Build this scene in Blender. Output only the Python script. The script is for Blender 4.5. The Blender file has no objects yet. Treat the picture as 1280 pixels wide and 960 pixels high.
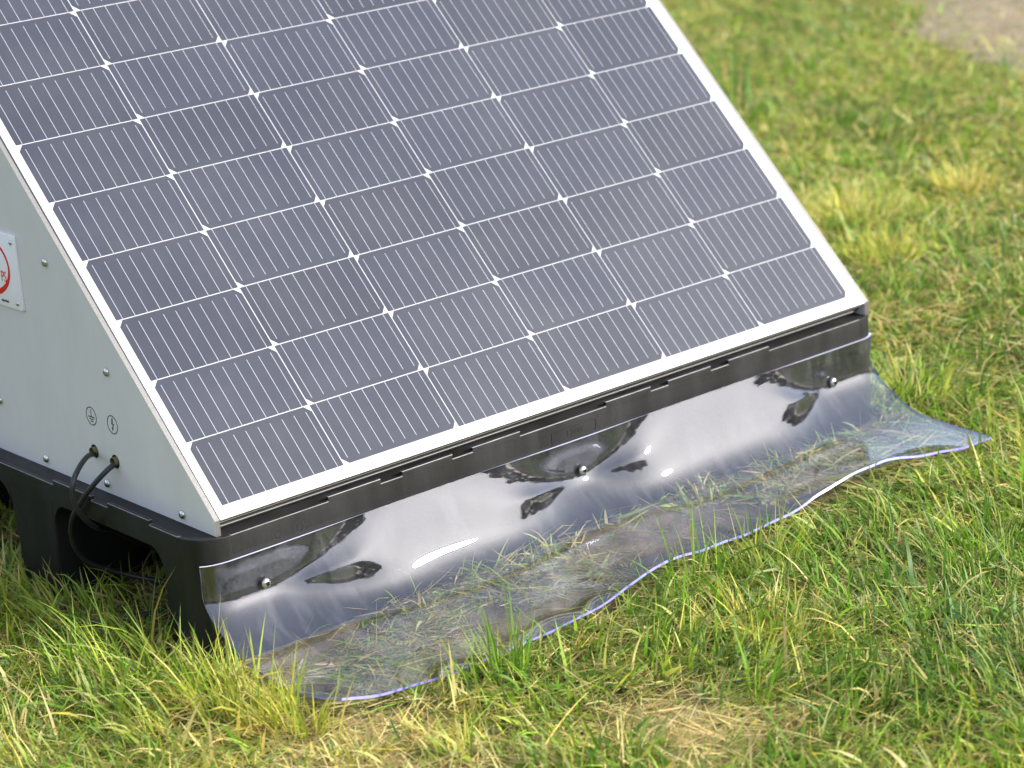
import bpy, bmesh, math, random
import numpy as np
from mathutils import Vector, Matrix
random.seed(7)
rng = np.random.default_rng(11)
S = bpy.context.scene
COL = S.collection

# ------------------------------------------------------------------ camera
cam_d = bpy.data.cameras.new("camera")
cam_d.sensor_width = 36.0
cam_d.lens = 90.39
cam_d.clip_start = 0.05
cam_d.clip_end = 500
cam_d.dof.use_dof = True
cam_d.dof.focus_distance = 3.22
cam_d.dof.aperture_fstop = 5.4
cam = bpy.data.objects.new("camera", cam_d)
COL.objects.link(cam)
Rr = np.array([[0.7628, -0.6424, -0.0739], [-0.2488, -0.1861, -0.9505], [0.5969, 0.7434, -0.3018]])
right, down, fwd = Vector(Rr[0]), Vector(Rr[1]), Vector(Rr[2])
m3 = Matrix((right, -down, -fwd)).transposed()
m3 = m3.to_quaternion().to_matrix()
CAM = Vector((-1.5461, -2.4976, 1.238))
cam.matrix_world = Matrix.Translation(CAM) @ m3.to_4x4()
S.camera = cam

# ------------------------------------------------------------------ sky and sun
SUN_DIR = Vector((0.54, -0.67, 0.51)).normalized()
w = bpy.data.worlds.new("World")
S.world = w
w.use_nodes = True
nt = w.node_tree
bg = nt.nodes["Background"]
sky = nt.nodes.new("ShaderNodeTexSky")
sky.sky_type = 'NISHITA'
sky.sun_disc = False
sky.sun_elevation = math.asin(SUN_DIR.z)
sky.sun_rotation = math.atan2(SUN_DIR.x, SUN_DIR.y)
sky.air_density = 1.0
sky.dust_density = 2.5
hs = nt.nodes.new("ShaderNodeHueSaturation")      # thin bright cloud: a whiter sky
hs.inputs['Saturation'].default_value = 0.855
gm = nt.nodes.new("ShaderNodeGamma")             # the veil spreads the glow round the sun
gm.inputs['Gamma'].default_value = 0.65
sc_ = nt.nodes.new("ShaderNodeVectorMath"); sc_.operation = 'SCALE'; sc_.inputs['Scale'].default_value = 1.45
nt.links.new(sky.outputs[0], hs.inputs['Color'])
nt.links.new(hs.outputs[0], gm.inputs['Color'])
nt.links.new(gm.outputs[0], sc_.inputs[0])
nt.links.new(sc_.outputs[0], bg.inputs['Color'])
bg.inputs['Strength'].default_value = 0.138
sun_d = bpy.data.lights.new("sun", 'SUN')
sun_d.energy = 2.6
sun_d.angle = math.radians(5)
sun_d.color = (1.0, 0.96, 0.9)
sun = bpy.data.objects.new("sun", sun_d)
COL.objects.link(sun)
sun.rotation_euler = (-SUN_DIR).to_track_quat('-Z', 'Y').to_euler()
sun.location = SUN_DIR * 20
S.view_settings.view_transform = 'Standard'
S.view_settings.look = 'None'
S.view_settings.exposure = 1.78
S.view_settings.gamma = 1.0
S.cycles.max_bounces = 12
S.cycles.transparent_max_bounces = 24
S.cycles.caustics_reflective = False
S.cycles.caustics_refractive = False


# ------------------------------------------------------------------ helpers
def tag(o, label=None, cat=None, group=None, kind=None):
    if label: o['label'] = label
    if cat: o['category'] = cat
    if group: o['group'] = group
    if kind: o['kind'] = kind
    return o


def empty(name, loc=(0, 0, 0)):
    o = bpy.data.objects.new(name, None)
    o.empty_display_size = 0.05
    o.location = loc
    COL.objects.link(o)
    return o


def link(name, me, parent=None, mats=()):
    o = bpy.data.objects.new(name, me)
    COL.objects.link(o)
    for m in mats:
        if m.name not in [x.name for x in me.materials if x]:
            me.materials.append(m)
    if parent:
        o.parent = parent
        o.matrix_parent_inverse = Matrix.Translation(parent.location).inverted() if parent.type == 'EMPTY' and parent.parent is None else Matrix.Identity(4)
    return o


def obj(name, bm, mats, parent=None, smooth=None):
    bmesh.ops.recalc_face_normals(bm, faces=bm.faces[:])
    me = bpy.data.meshes.new(name)
    bm.to_mesh(me)
    bm.free()
    if not isinstance(mats, (list, tuple)): mats = [mats]
    for m in mats: me.materials.append(m)
    if smooth is not None:
        me.shade_smooth()
        me.set_sharp_from_angle(angle=math.radians(smooth))
    return link(name, me, parent)


def prism(bm, poly, axis, a, b):
    """extrude a 2D polygon along axis from a to b; poly holds the two other coordinates in x,y,z order"""
    def P(p, t):
        q = list(p); q.insert(axis, t); return q
    v0 = [bm.verts.new(P(p, a)) for p in poly]
    v1 = [bm.verts.new(P(p, b)) for p in poly]
    n = len(poly)
    bm.faces.new(v0); bm.faces.new(v1[::-1])
    for i in range(n):
        bm.faces.new((v0[i], v1[i], v1[(i + 1) % n], v0[(i + 1) % n]))
    return v0 + v1


def box(bm, x0, x1, y0, y1, z0, z1):
    return prism(bm, [(x0, y0), (x1, y0), (x1, y1), (x0, y1)], 2, z0, z1)


def bevel(bm, w, seg=2, ang=30):
    bmesh.ops.recalc_face_normals(bm, faces=bm.faces[:])
    ed = [e for e in bm.edges if len(e.link_faces) == 2 and e.calc_face_angle(0) > math.radians(ang)]
    bmesh.ops.bevel(bm, geom=ed, offset=w, segments=seg, affect='EDGES', clamp_overlap=True, profile=0.5)


def bevel_at(bm, w, test, seg=3):
    bmesh.ops.recalc_face_normals(bm, faces=bm.faces[:])
    ed = [e for e in bm.edges if len(e.link_faces) == 2 and e.calc_face_angle(0) > math.radians(40) and test(e.verts[0].co, e.verts[1].co)]
    bmesh.ops.bevel(bm, geom=ed, offset=w, segments=seg, affect='EDGES', clamp_overlap=True, profile=0.5)


def rrect(x0, x1, y0, y1, r, corners=(1, 1, 1, 1), n=8):
    """rounded rectangle; corners: (x0y0, x1y0, x1y1, x0y1)"""
    pts = []
    cs = [(x0 + r, y0 + r, 180), (x1 - r, y0 + r, 270), (x1 - r, y1 - r, 0), (x0 + r, y1 - r, 90)]
    raw = [(x0, y0), (x1, y0), (x1, y1), (x0, y1)]
    for k, (cx, cy, a0) in enumerate(cs):
        if corners[k]:
            for i in range(n + 1):
                a = math.radians(a0 + 90 * i / n)
                pts.append((cx + r * math.cos(a), cy + r * math.sin(a)))
        else:
            pts.append(raw[k])
    return pts


def crspline(pts, n):
    """Catmull-Rom through points, n samples per segment"""
    P = [np.array(p, float) for p in pts]
    P = [2 * P[0] - P[1]] + P + [2 * P[-1] - P[-2]]
    out = []
    for i in range(1, len(P) - 2):
        for k in range(n):
            t = k / n
            a, b, c, d = P[i - 1], P[i], P[i + 1], P[i + 2]
            out.append(0.5 * (2 * b + (c - a) * t + (2 * a - 5 * b + 4 * c - d) * t * t + (3 * b - a - 3 * c + d) * t ** 3))
    out.append(P[-2])
    return out


def tube(bm, pts, r, seg=10, n=6):
    C = crspline(pts, n)
    rings = []
    u = None
    for i, p in enumerate(C):
        t = C[min(i + 1, len(C) - 1)] - C[max(i - 1, 0)]
        t /= np.linalg.norm(t) + 1e-12
        if u is None: u = np.cross(t, np.array([0.31, 0.2, 0.93]))
        u = u - t * (u @ t); u /= np.linalg.norm(u)          # carried along the curve without twist
        v = np.cross(t, u)
        rings.append([bm.verts.new(p + r * (math.cos(2 * math.pi * k / seg) * u + math.sin(2 * math.pi * k / seg) * v)) for k in range(seg)])
    for a, b in zip(rings, rings[1:]):
        for k in range(seg):
            bm.faces.new((a[k], a[(k + 1) % seg], b[(k + 1) % seg], b[k]))
    bm.faces.new(rings[0][::-1]); bm.faces.new(rings[-1])


def lathe(bm, prof, mat, seg=20):
    """prof: (r, h) from the base to the top, axis +Z, then moved by mat"""
    rings = []
    for r, h in prof:
        if r < 1e-6:
            rings.append([bm.verts.new(mat @ Vector((0, 0, h)))])
        else:
            rings.append([bm.verts.new(mat @ Vector((r * math.cos(2 * math.pi * k / seg), r * math.sin(2 * math.pi * k / seg), h))) for k in range(seg)])
    for a, b in zip(rings, rings[1:]):
        for k in range(seg):
            A = a[k % len(a)]; B = a[(k + 1) % len(a)]; Cc = b[(k + 1) % len(b)]; D = b[k % len(b)]
            vs = []
            for x in (A, B, Cc, D):
                if x not in vs: vs.append(x)
            if len(vs) > 2: bm.faces.new(vs)


def frame_mat(origin, z, x=None):
    z = Vector(z).normalized()
    x = Vector(x) if x else (Vector((0, 0, 1)) if abs(z.z) < 0.9 else Vector((1, 0, 0)))
    x = (x - z * x.dot(z)).normalized()
    y = z.cross(x)
    m = Matrix((x, y, z)).transposed().to_4x4()
    m.translation = Vector(origin)
    return m


# ------------------------------------------------------------------ materials
def mat(name, color=(0.5, 0.5, 0.5), rough=0.5, metal=0.0, coat=0.0, coat_rough=0.05, spec=0.5,
        noise=None, bump=None, rough_noise=None):
    """noise: (scale, amount, stretch) brightness variation; bump: (scale, distance)"""
    m = bpy.data.materials.new(name)
    m.use_nodes = True
    t = m.node_tree
    b = t.nodes["Principled BSDF"]
    b.inputs['Base Color'].default_value = (*color, 1)
    b.inputs['Roughness'].default_value = rough
    b.inputs['Metallic'].default_value = metal
    b.inputs['Coat Weight'].default_value = coat
    b.inputs['Coat Roughness'].default_value = coat_rough
    b.inputs['Specular IOR Level'].default_value = spec
    tc = t.nodes.new("ShaderNodeTexCoord")
    if noise:
        mp = t.nodes.new("ShaderNodeMapping")
        mp.inputs['Scale'].default_value = noise[2]
        n = t.nodes.new("ShaderNodeTexNoise")
        n.inputs['Scale'].default_value = noise[0]
        n.inputs['Detail'].default_value = 6
        n.inputs['Roughness'].default_value = 0.65
        t.links.new(tc.outputs['Object'], mp.inputs[0])
        t.links.new(mp.outputs[0], n.inputs['Vector'])
        r = t.nodes.new("ShaderNodeMapRange")
        r.inputs['From Min'].default_value = 0.3
        r.inputs['From Max'].default_value = 0.7
        r.inputs['To Min'].default_value = 1 - noise[1]
        r.inputs['To Max'].default_value = 1 + noise[1]
        t.links.new(n.outputs['Fac'], r.inputs['Value'])
        v = t.nodes.new("ShaderNodeVectorMath")
        v.operation = 'SCALE'
        v.inputs[0].default_value = color
        t.links.new(r.outputs[0], v.inputs['Scale'])
        t.links.new(v.outputs[0], b.inputs['Base Color'])
        if rough_noise:
            r2 = t.nodes.new("ShaderNodeMapRange")
            r2.inputs['From Min'].default_value = 0.3
            r2.inputs['From Max'].default_value = 0.7
            r2.inputs['To Min'].default_value = rough - rough_noise
            r2.inputs['To Max'].default_value = rough + rough_noise
            t.links.new(n.outputs['Fac'], r2.inputs['Value'])
            t.links.new(r2.outputs[0], b.inputs['Roughness'])
    if bump:
        n2 = t.nodes.new("ShaderNodeTexNoise")
        n2.inputs['Scale'].default_value = bump[0]
        n2.inputs['Detail'].default_value = 4
        t.links.new(tc.outputs['Object'], n2.inputs['Vector'])
        bp = t.nodes.new("ShaderNodeBump")
        bp.inputs['Distance'].default_value = bump[1]
        t.links.new(n2.outputs['Fac'], bp.inputs['Height'])
        t.links.new(bp.outputs[0], b.inputs['Normal'])
    return m


M_cell = mat("cell_blue_grey", (0.016, 0.019, 0.033), 0.5, 0.0, 1.0, 0.06, 0.12, noise=(700, 0.22, (1, 1, 1)))
_t = M_cell.node_tree; _b = _t.nodes["Principled BSDF"]
_oi = _t.nodes.new("ShaderNodeObjectInfo"); _g = _t.nodes.new("ShaderNodeNewGeometry")
_n = _t.nodes.new("ShaderNodeTexNoise"); _n.inputs['Scale'].default_value = 4; _n.inputs['Detail'].default_value = 8; _n.inputs['Roughness'].default_value = 0.7
_t.links.new(_g.outputs['Position'], _n.inputs['Vector'])
_r = _t.nodes.new("ShaderNodeMapRange"); _r.inputs['To Min'].default_value = 0.88; _r.inputs['To Max'].default_value = 1.12
_t.links.new(_oi.outputs['Random'], _r.inputs['Value'])
_src = _b.inputs['Base Color'].links[0].from_socket
_v = _t.nodes.new("ShaderNodeVectorMath"); _v.operation = 'SCALE'
_t.links.new(_src, _v.inputs[0]); _t.links.new(_r.outputs[0], _v.inputs['Scale'])
_d = _t.nodes.new("ShaderNodeMapRange"); _d.inputs['From Min'].default_value = 0.40; _d.inputs['From Max'].default_value = 0.75; _d.inputs['To Max'].default_value = 0.055
_t.links.new(_n.outputs['Fac'], _d.inputs['Value'])
_m = _t.nodes.new("ShaderNodeMix"); _m.data_type = 'RGBA'; _m.inputs[7].default_value = (0.35, 0.34, 0.32, 1)
_t.links.new(_d.outputs[0], _m.inputs[0]); _t.links.new(_v.outputs[0], _m.inputs[6]); _t.links.new(_m.outputs[2], _b.inputs['Base Color'])
M_bus = mat("busbar_tin", (0.36, 0.37, 0.42), 0.35, 0.2, 1.0, 0.1)
M_back = mat("backsheet_white", (0.40, 0.40, 0.43), 0.5, 0.0, 1.0, 0.12)
M_frame_lit = mat("frame_alu_lit", (0.80, 0.80, 0.80), 0.38, 0.15)  # frame lip: same aluminium as its sides, sky reflection put into the colour
M_plate = mat("plate_light_grey_paint", (0.71, 0.675, 0.67), 0.42, 0.0, noise=(14, 0.05, (1, 1, 0.35)), bump=(900, 0.00005))
M_frame_shade = mat("frame_alu_shaded", (0.16, 0.16, 0.16), 0.5, 0.5)  # frame sides: same aluminium as the lip, shade put into the colour
M_raw = mat("cut_aluminium", (0.17, 0.165, 0.16), 0.5, 0.7, noise=(300, 0.25, (1, 1, 4)))
M_plastic = mat("black_moulded_plastic", (0.013, 0.013, 0.0135), 0.5, 0.0, spec=0.3, noise=(14, 0.45, (1.5, 1.5, 0.25)), bump=(220, 0.00025), rough_noise=0.1)
M_rim_glint = mat("plastic_edge_glint", (0.16, 0.16, 0.165), 0.4, spec=0.4, noise=(60, 0.4, (1, 1, 1)))  # paler plastic, stands in for the light caught along the rim
M_steel = mat("stainless_steel", (0.62, 0.61, 0.58), 0.22, 1.0, noise=(400, 0.1, (1, 1, 1)))
M_sock = mat("dark_socket", (0.03, 0.03, 0.03), 0.6)
M_cable = mat("black_rubber", (0.020, 0.020, 0.022), 0.45, noise=(60, 0.3, (1, 1, 1)))
M_sign = mat("sign_white", (0.88, 0.85, 0.88), 0.35)
M_red = mat("sign_red", (0.75, 0.015, 0.012), 0.4)
M_print = mat("print_black", (0.012, 0.012, 0.014), 0.5)
M_foam = mat("olive_foam", (0.16, 0.14, 0.05), 0.8)
M_dark = mat("enclosure_inside", (0.05, 0.05, 0.05), 0.8)

# clear plastic sheet: two faces, each reflecting by Fresnel, with a film of dust and scratches
M_clear = bpy.data.materials.new("clear_pvc")
M_clear.use_nodes = True
t = M_clear.node_tree
t.nodes.remove(t.nodes["Principled BSDF"])
out = t.nodes["Material Output"]
tr = t.nodes.new("ShaderNodeBsdfTransparent"); tr.inputs[0].default_value = (0.955, 0.95, 0.985, 1)
gl = t.nodes.new("ShaderNodeBsdfGlossy"); gl.inputs['Roughness'].default_value = 0.012; gl.inputs['Color'].default_value = (0.84, 0.90, 1, 1)
fr = t.nodes.new("ShaderNodeFresnel"); fr.inputs['IOR'].default_value = 1.62
geo = t.nodes.new("ShaderNodeNewGeometry")                 # the same share is reflected from either side of a face
iorm = t.nodes.new("ShaderNodeMapRange"); iorm.inputs['To Min'].default_value = 1.62; iorm.inputs['To Max'].default_value = 1 / 1.62
t.links.new(geo.outputs['Backfacing'], iorm.inputs['Value']); t.links.new(iorm.outputs[0], fr.inputs['IOR'])
mx = t.nodes.new("ShaderNodeMixShader")
t.links.new(fr.outputs[0], mx.inputs[0]); t.links.new(tr.outputs[0], mx.inputs[1]); t.links.new(gl.outputs[0], mx.inputs[2])
df = t.nodes.new("ShaderNodeBsdfDiffuse"); df.inputs[0].default_value = (0.75, 0.74, 0.80, 1)
mx2 = t.nodes.new("ShaderNodeMixShader")
tc = t.nodes.new("ShaderNodeTexCoord")
n1 = t.nodes.new("ShaderNodeTexNoise"); n1.inputs['Scale'].default_value = 9; n1.inputs['Detail'].default_value = 8; n1.inputs['Roughness'].default_value = 0.7
mpd = t.nodes.new('ShaderNodeMapping'); mpd.inputs['Scale'].default_value = (5.0, 1.2, 1.2); mpd.inputs['Rotation'].default_value = (0, 0.25, 0)
t.links.new(tc.outputs['Object'], mpd.inputs[0]); t.links.new(mpd.outputs[0], n1.inputs['Vector'])
rg = t.nodes.new("ShaderNodeMapRange")
rg.inputs['From Min'].default_value = 0.50; rg.inputs['From Max'].default_value = 0.74
rg.inputs['To Min'].default_value = 0.0; rg.inputs['To Max'].default_value = 0.035
t.links.new(n1.outputs['Fac'], rg.inputs['Value'])
t.links.new(rg.outputs[0], mx2.inputs[0]); t.links.new(mx.outputs[0], mx2.inputs[1]); t.links.new(df.outputs[0], mx2.inputs[2])
t.links.new(mx2.outputs[0], out.inputs['Surface'])
M_edge = mat("pvc_cut_edge_blue", (0.25, 0.25, 0.70), 0.3)
M_edge_top = mat("pvc_cut_edge_pale", (0.55, 0.55, 0.72), 0.25)


# grass blades: colour per blade in an attribute, part of the light passes through
def blade_material(name, trans=0.44):
    m = bpy.data.materials.new(name)
    m.use_nodes = True
    t = m.node_tree
    b = t.nodes["Principled BSDF"]
    b.inputs['Roughness'].default_value = 0.5
    b.inputs['Specular IOR Level'].default_value = 0.35
    a = t.nodes.new("ShaderNodeAttribute"); a.attribute_name = "tint"
    t.links.new(a.outputs['Color'], b.inputs['Base Color'])
    tl = t.nodes.new("ShaderNodeBsdfTranslucent")
    t.links.new(a.outputs['Color'], tl.inputs['Color'])
    mx = t.nodes.new("ShaderNodeMixShader")
    mx.inputs[0].default_value = trans
    t.links.new(b.outputs[0], mx.inputs[1]); t.links.new(tl.outputs[0], mx.inputs[2])
    t.links.new(mx.outputs[0], t.nodes["Material Output"].inputs['Surface'])
    return m


M_blade = blade_material("grass_blade")


# ------------------------------------------------------------------ ground shape
def vnoise(x, y, seed=0):
    """smooth value noise, numpy, 0..1"""
    x = np.asarray(x, float); y = np.asarray(y, float)
    xi = np.floor(x).astype(np.int64); yi = np.floor(y).astype(np.int64)
    fx = x - xi; fy = y - yi
    fx = fx * fx * (3 - 2 * fx); fy = fy * fy * (3 - 2 * fy)
    def h(a, b):
        n = (a * 374761393 + b * 668265263 + seed * 974634777) & 0xFFFFFFFF
        n = ((n ^ (n >> 13)) * 1274126177) & 0xFFFFFFFF
        return ((n ^ (n >> 16)) & 0xFFFF) / 65535.0
    return (h(xi, yi) * (1 - fx) + h(xi + 1, yi) * fx) * (1 - fy) + (h(xi, yi + 1) * (1 - fx) + h(xi + 1, yi + 1) * fx) * fy


def gz(x, y):
    x = np.asarray(x, float); y = np.asarray(y, float)
    z = 0.016 * (vnoise(x * 2.6, y * 2.6, 1) - 0.5) + 0.009 * (vnoise(x * 8, y * 8, 2) - 0.5) - 0.006
    inside = np.clip(1 - np.maximum(np.maximum(-0.12 - x, x - 1.22), np.maximum(-0.33 - y, y - 0.85)) / 0.15, 0, 1)
    return z * (1 - inside) + inside * (-0.004 + 0.5 * (z + 0.006))


# the edge of the gravel path runs along this line; positive = on the path
PA = np.array([3.245, 1.485]); PB = np.array([3.842, 2.399])
pd = (PB - PA) / np.linalg.norm(PB - PA)
pn = np.array([pd[1], -pd[0]])


def path_side(x, y):
    s = (x - PA[0]) * pn[0] + (y - PA[1]) * pn[1]
    al = (x - PA[0]) * pd[0] + (y - PA[1]) * pd[1]
    return s + 0.16 * (vnoise(al * 3.0, al * 0 + 3.3, 5) - 0.5) + 0.10 * (vnoise(x * 8, y * 8, 6) - 0.5)


# ------------------------------------------------------------------ SETTING: ground and path
def ground_mesh():
    bm = bmesh.new()
    xs = np.concatenate([[-160, -60, -20, -8, -4], np.arange(-2.4, 5.01, 0.07), [7, 10, 20, 60, 160]])
    ys = np.concatenate([[-160, -60, -20, -8, -4], np.arange(-2.4, 5.01, 0.07), [7, 10, 20, 60, 160]])
    X, Y = np.meshgrid(xs, ys)
    Z = gz(X, Y)
    V = np.stack([X.ravel(), Y.ravel(), Z.ravel()], 1)
    nx, ny = len(xs), len(ys)
    i = np.arange(nx * ny).reshape(ny, nx)
    F = np.stack([i[:-1, :-1].ravel(), i[:-1, 1:].ravel(), i[1:, 1:].ravel(), i[1:, :-1].ravel()], 1)
    me = bpy.data.meshes.new("ground")
    me.from_pydata(V.tolist(), [], F.tolist())
    me.shade_smooth()
    bm.free()
    return me


M_soil = bpy.data.materials.new("soil_and_thatch")
M_soil.use_nodes = True
t = M_soil.node_tree
b = t.nodes["Principled BSDF"]; b.inputs['Roughness'].default_value = 0.95; b.inputs['Specular IOR Level'].default_value = 0.1
tc = t.nodes.new("ShaderNodeTexCoord")
na = t.nodes.new("ShaderNodeTexNoise"); na.inputs['Scale'].default_value = 5; na.inputs['Detail'].default_value = 10; na.inputs['Roughness'].default_value = 0.75
nb = t.nodes.new("ShaderNodeTexNoise"); nb.inputs['Scale'].default_value = 140; nb.inputs['Detail'].default_value = 5; nb.inputs['Roughness'].default_value = 0.7
t.links.new(tc.outputs['Object'], na.inputs['Vector']); t.links.new(tc.outputs['Object'], nb.inputs['Vector'])
ra = t.nodes.new("ShaderNodeValToRGB")
ra.color_ramp.elements[0].position = 0.35; ra.color_ramp.elements[0].color = (0.05, 0.038, 0.02, 1)
ra.color_ramp.elements[1].position = 0.68; ra.color_ramp.elements[1].color = (0.24, 0.185, 0.09, 1)
e = ra.color_ramp.elements.new(0.52); e.color = (0.10, 0.085, 0.035, 1)
t.links.new(na.outputs['Fac'], ra.inputs[0])
ma = t.nodes.new("ShaderNodeMix"); ma.data_type = 'RGBA'; ma.blend_type = 'OVERLAY'; ma.inputs[0].default_value = 0.8
t.links.new(ra.outputs[0], ma.inputs[6]); t.links.new(nb.outputs['Color'], ma.inputs[7])
# trodden bare straw-coloured spots
def spot(cx, cy, r0, r1):
    v = t.nodes.new("ShaderNodeVectorMath"); v.operation = 'DISTANCE'; v.inputs[1].default_value = (cx, cy, 0)
    t.links.new(tc.outputs['Object'], v.inputs[0])
    ad = t.nodes.new("ShaderNodeMath"); ad.operation = 'MULTIPLY_ADD'; ad.inputs[1].default_value = 0.16
    t.links.new(na.outputs['Fac'], ad.inputs[0]); t.links.new(v.outputs['Value'], ad.inputs[2])
    r = t.nodes.new("ShaderNodeMapRange"); r.inputs['From Min'].default_value = r0 + 0.08; r.inputs['From Max'].default_value = r1 + 0.08
    r.inputs['To Min'].default_value = 1; r.inputs['To Max'].default_value = 0
    t.links.new(ad.outputs[0], r.inputs['Value'])
    return r.outputs[0]
SPOTS = [(-0.03, -0.34, 0.03, 0.12), (-0.09, -0.40, 0.03, 0.14), (0.23, -0.58, 0.04, 0.13), (0.05, -0.43, 0.01, 0.08)]
cur = None
for s_ in SPOTS:
    o_ = spot(*s_)
    if cur is None: cur = o_
    else:
        mm = t.nodes.new("ShaderNodeMath"); mm.operation = 'MAXIMUM'
        t.links.new(cur, mm.inputs[0]); t.links.new(o_, mm.inputs[1]); cur = mm.outputs[0]
rs = t.nodes.new("ShaderNodeValToRGB")
rs.color_ramp.elements[0].position = 0.3; rs.color_ramp.elements[0].color = (0.24, 0.19, 0.085, 1)
rs.color_ramp.elements[1].position = 0.7; rs.color_ramp.elements[1].color = (0.48, 0.40, 0.20, 1)
t.links.new(nb.outputs['Fac'], rs.inputs[0])
mb = t.nodes.new("ShaderNodeMix"); mb.data_type = 'RGBA'
t.links.new(cur, mb.inputs[0]); t.links.new(ma.outputs[2], mb.inputs[6]); t.links.new(rs.outputs[0], mb.inputs[7])
# beyond the sown blades the sheet itself takes the colour of the lawn
sv_ = t.nodes.new("ShaderNodeVectorMath"); sv_.operation = 'DISTANCE'; sv_.inputs[1].default_value = (1.6, 1.2, 0)
t.links.new(tc.outputs['Object'], sv_.inputs[0])
fr_ = t.nodes.new("ShaderNodeMapRange"); fr_.inputs['From Min'].default_value = 3.4; fr_.inputs['From Max'].default_value = 4.6
t.links.new(sv_.outputs['Value'], fr_.inputs['Value'])
mg = t.nodes.new("ShaderNodeMix"); mg.data_type = 'RGBA'; mg.inputs[7].default_value = (0.075, 0.115, 0.022, 1)
t.links.new(fr_.outputs[0], mg.inputs[0]); t.links.new(mb.outputs[2], mg.inputs[6])
t.links.new(mg.outputs[2], b.inputs['Base Color'])
bu = t.nodes.new("ShaderNodeBump"); bu.inputs['Distance'].default_value = 0.006
t.links.new(nb.outputs['Fac'], bu.inputs['Height']); t.links.new(bu.outputs[0], b.inputs['Normal'])

ground = link("ground", ground_mesh(), None, [M_soil])
tag(ground, kind='structure', label='brown soil and straw under the grass')

M_path = mat("sandy_gravel", (0.225, 0.18, 0.122), 0.95, spec=0.1, noise=(22, 0.35, (1, 1, 1)), bump=(160, 0.004))
bm = bmesh.new()
rows = []
for k in range(241):
    a_ = -3.0 + 8.0 * k / 240
    s_edge = -0.16 * (float(vnoise(a_ * 3.0, 3.3, 5)) - 0.5) - 0.05 * (float(vnoise(a_ * 11, 1.7, 8)) - 0.5)
    row = []
    for s_ in (s_edge, s_edge + 0.05, s_edge + 0.2, 0.8, 1.5, 2.6):
        p = PA + pd * a_ + pn * s_
        zz = float(gz(p[0], p[1])) + (0.004 if s_ > s_edge else -0.003)
        row.append(bm.verts.new((p[0], p[1], zz + 0.004)))
    rows.append(row)
for a_, b_ in zip(rows, rows[1:]):
    for k in range(5):
        bm.faces.new((a_[k], a_[k + 1], b_[k + 1], b_[k]))
path = obj("path", bm, M_path, None, 60)
tag(path, kind='structure', label='pale sandy path beyond the lawn')
if path.data.polygons[0].normal.z < 0:
    path.data.flip_normals()

# ------------------------------------------------------------------ PALLET
X0, X1, Y0, Y1 = -0.051, 1.149, -0.017, 0.783
DZ = 0.1575                      # deck surface
pallet = tag(empty("plastic_pallet", ((X0 + X1) / 2, (Y0 + Y1) / 2, 0)),
             'black moulded plastic pallet on the grass carrying the solar panel', 'pallet')
bm = bmesh.new()
prism(bm, rrect(X0, X1, Y0, Y1, 0.045, n=10), 2, 0.131, DZ)
bevel_at(bm, 0.0009, lambda a, b: min(a.z, b.z) > DZ - 1e-4)
obj("deck", bm, M_plastic, pallet, 40)
# front and back runners, full height, with rounded outer corners
bm = bmesh.new()
prism(bm, rrect(X0, X1, Y0, Y0 + 0.088, 0.045, (1, 1, 0, 0), 10), 2, -0.006, 0.131)
bevel_at(bm, 0.003, lambda a, b: abs(a.z - b.z) > 0.01 or max(a.z, b.z) < 0.02)
obj("front_runner", bm, M_plastic, pallet, 40)
bm = bmesh.new()
prism(bm, rrect(X0, X1, Y1 - 0.088, Y1, 0.045, (0, 0, 1, 1), 10), 2, -0.006, 0.131)
bevel_at(bm, 0.003, lambda a, b: abs(a.z - b.z) > 0.01 or max(a.z, b.z) < 0.02)
obj("back_runner", bm, M_plastic, pallet, 40)


def haunch(bm, x0, x1, y, sgn, r=0.032):
    """rounded inner corner between a block face at y and the deck underside"""
    pts = [(y, 0.131), (y, 0.131 - r)]
    for k in range(1, 8):
        a = math.pi / 2 * k / 8
        pts.append((y + sgn * r * (1 - math.cos(a)), 0.131 - r + r * math.sin(a)))
    pts.append((y + sgn * r, 0.131))
    prism(bm, pts, 0, x0, x1)


blocks = [(X0, X0 + 0.135), (0.48, 0.62), (X1 - 0.135, X1)]
for xa, xb in blocks:
    bm = bmesh.new()
    vs = box(bm, xa, xb, 0.333, 0.447, -0.006, 0.131)
    for v in vs:                                     # slight draft towards the foot
        if v.co.z < 0.05:
            v.co.y += 0.006 if v.co.y < 0.4 else -0.012
    bevel_at(bm, 0.004, lambda a, b: abs(a.z - b.z) > 0.01 or max(a.z, b.z) < 0.02)
    obj("foot_block", bm, M_plastic, pallet, 40)
    for yy_, sg in ((0.3335, -1), (0.4465, 1), (Y0 + 0.0875, 1), (Y1 - 0.0875, -1)):
        bm = bmesh.new()
        haunch(bm, xa + 0.001, xb - 0.001, yy_, sg)
        obj("haunch", bm, M_plastic, pallet, 40)
# raised rim on the deck edge, in pieces
front_rim = [(0.141, 0.223), (0.257, 0.339), (0.372, 0.453), (0.604, 0.687), (0.719, 0.801), (0.835, 0.916)]
side_rim = [(0.093, 0.190), (0.229, 0.3235), (0.47, 0.57), (0.61, 0.70)]
def lip(segs, lo, hi):
    """outline of a lip whose top steps up along the given pieces"""
    pts = [(lo, 0.133), (hi, 0.133), (hi, DZ + 0.0004)]
    for a_, b_ in sorted(segs, reverse=True):
        pts += [(b_, DZ + 0.0004), (b_, DZ + 0.0066), (a_, DZ + 0.0066), (a_, DZ + 0.0004)]
    return pts + [(lo, DZ + 0.0004)]


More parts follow.
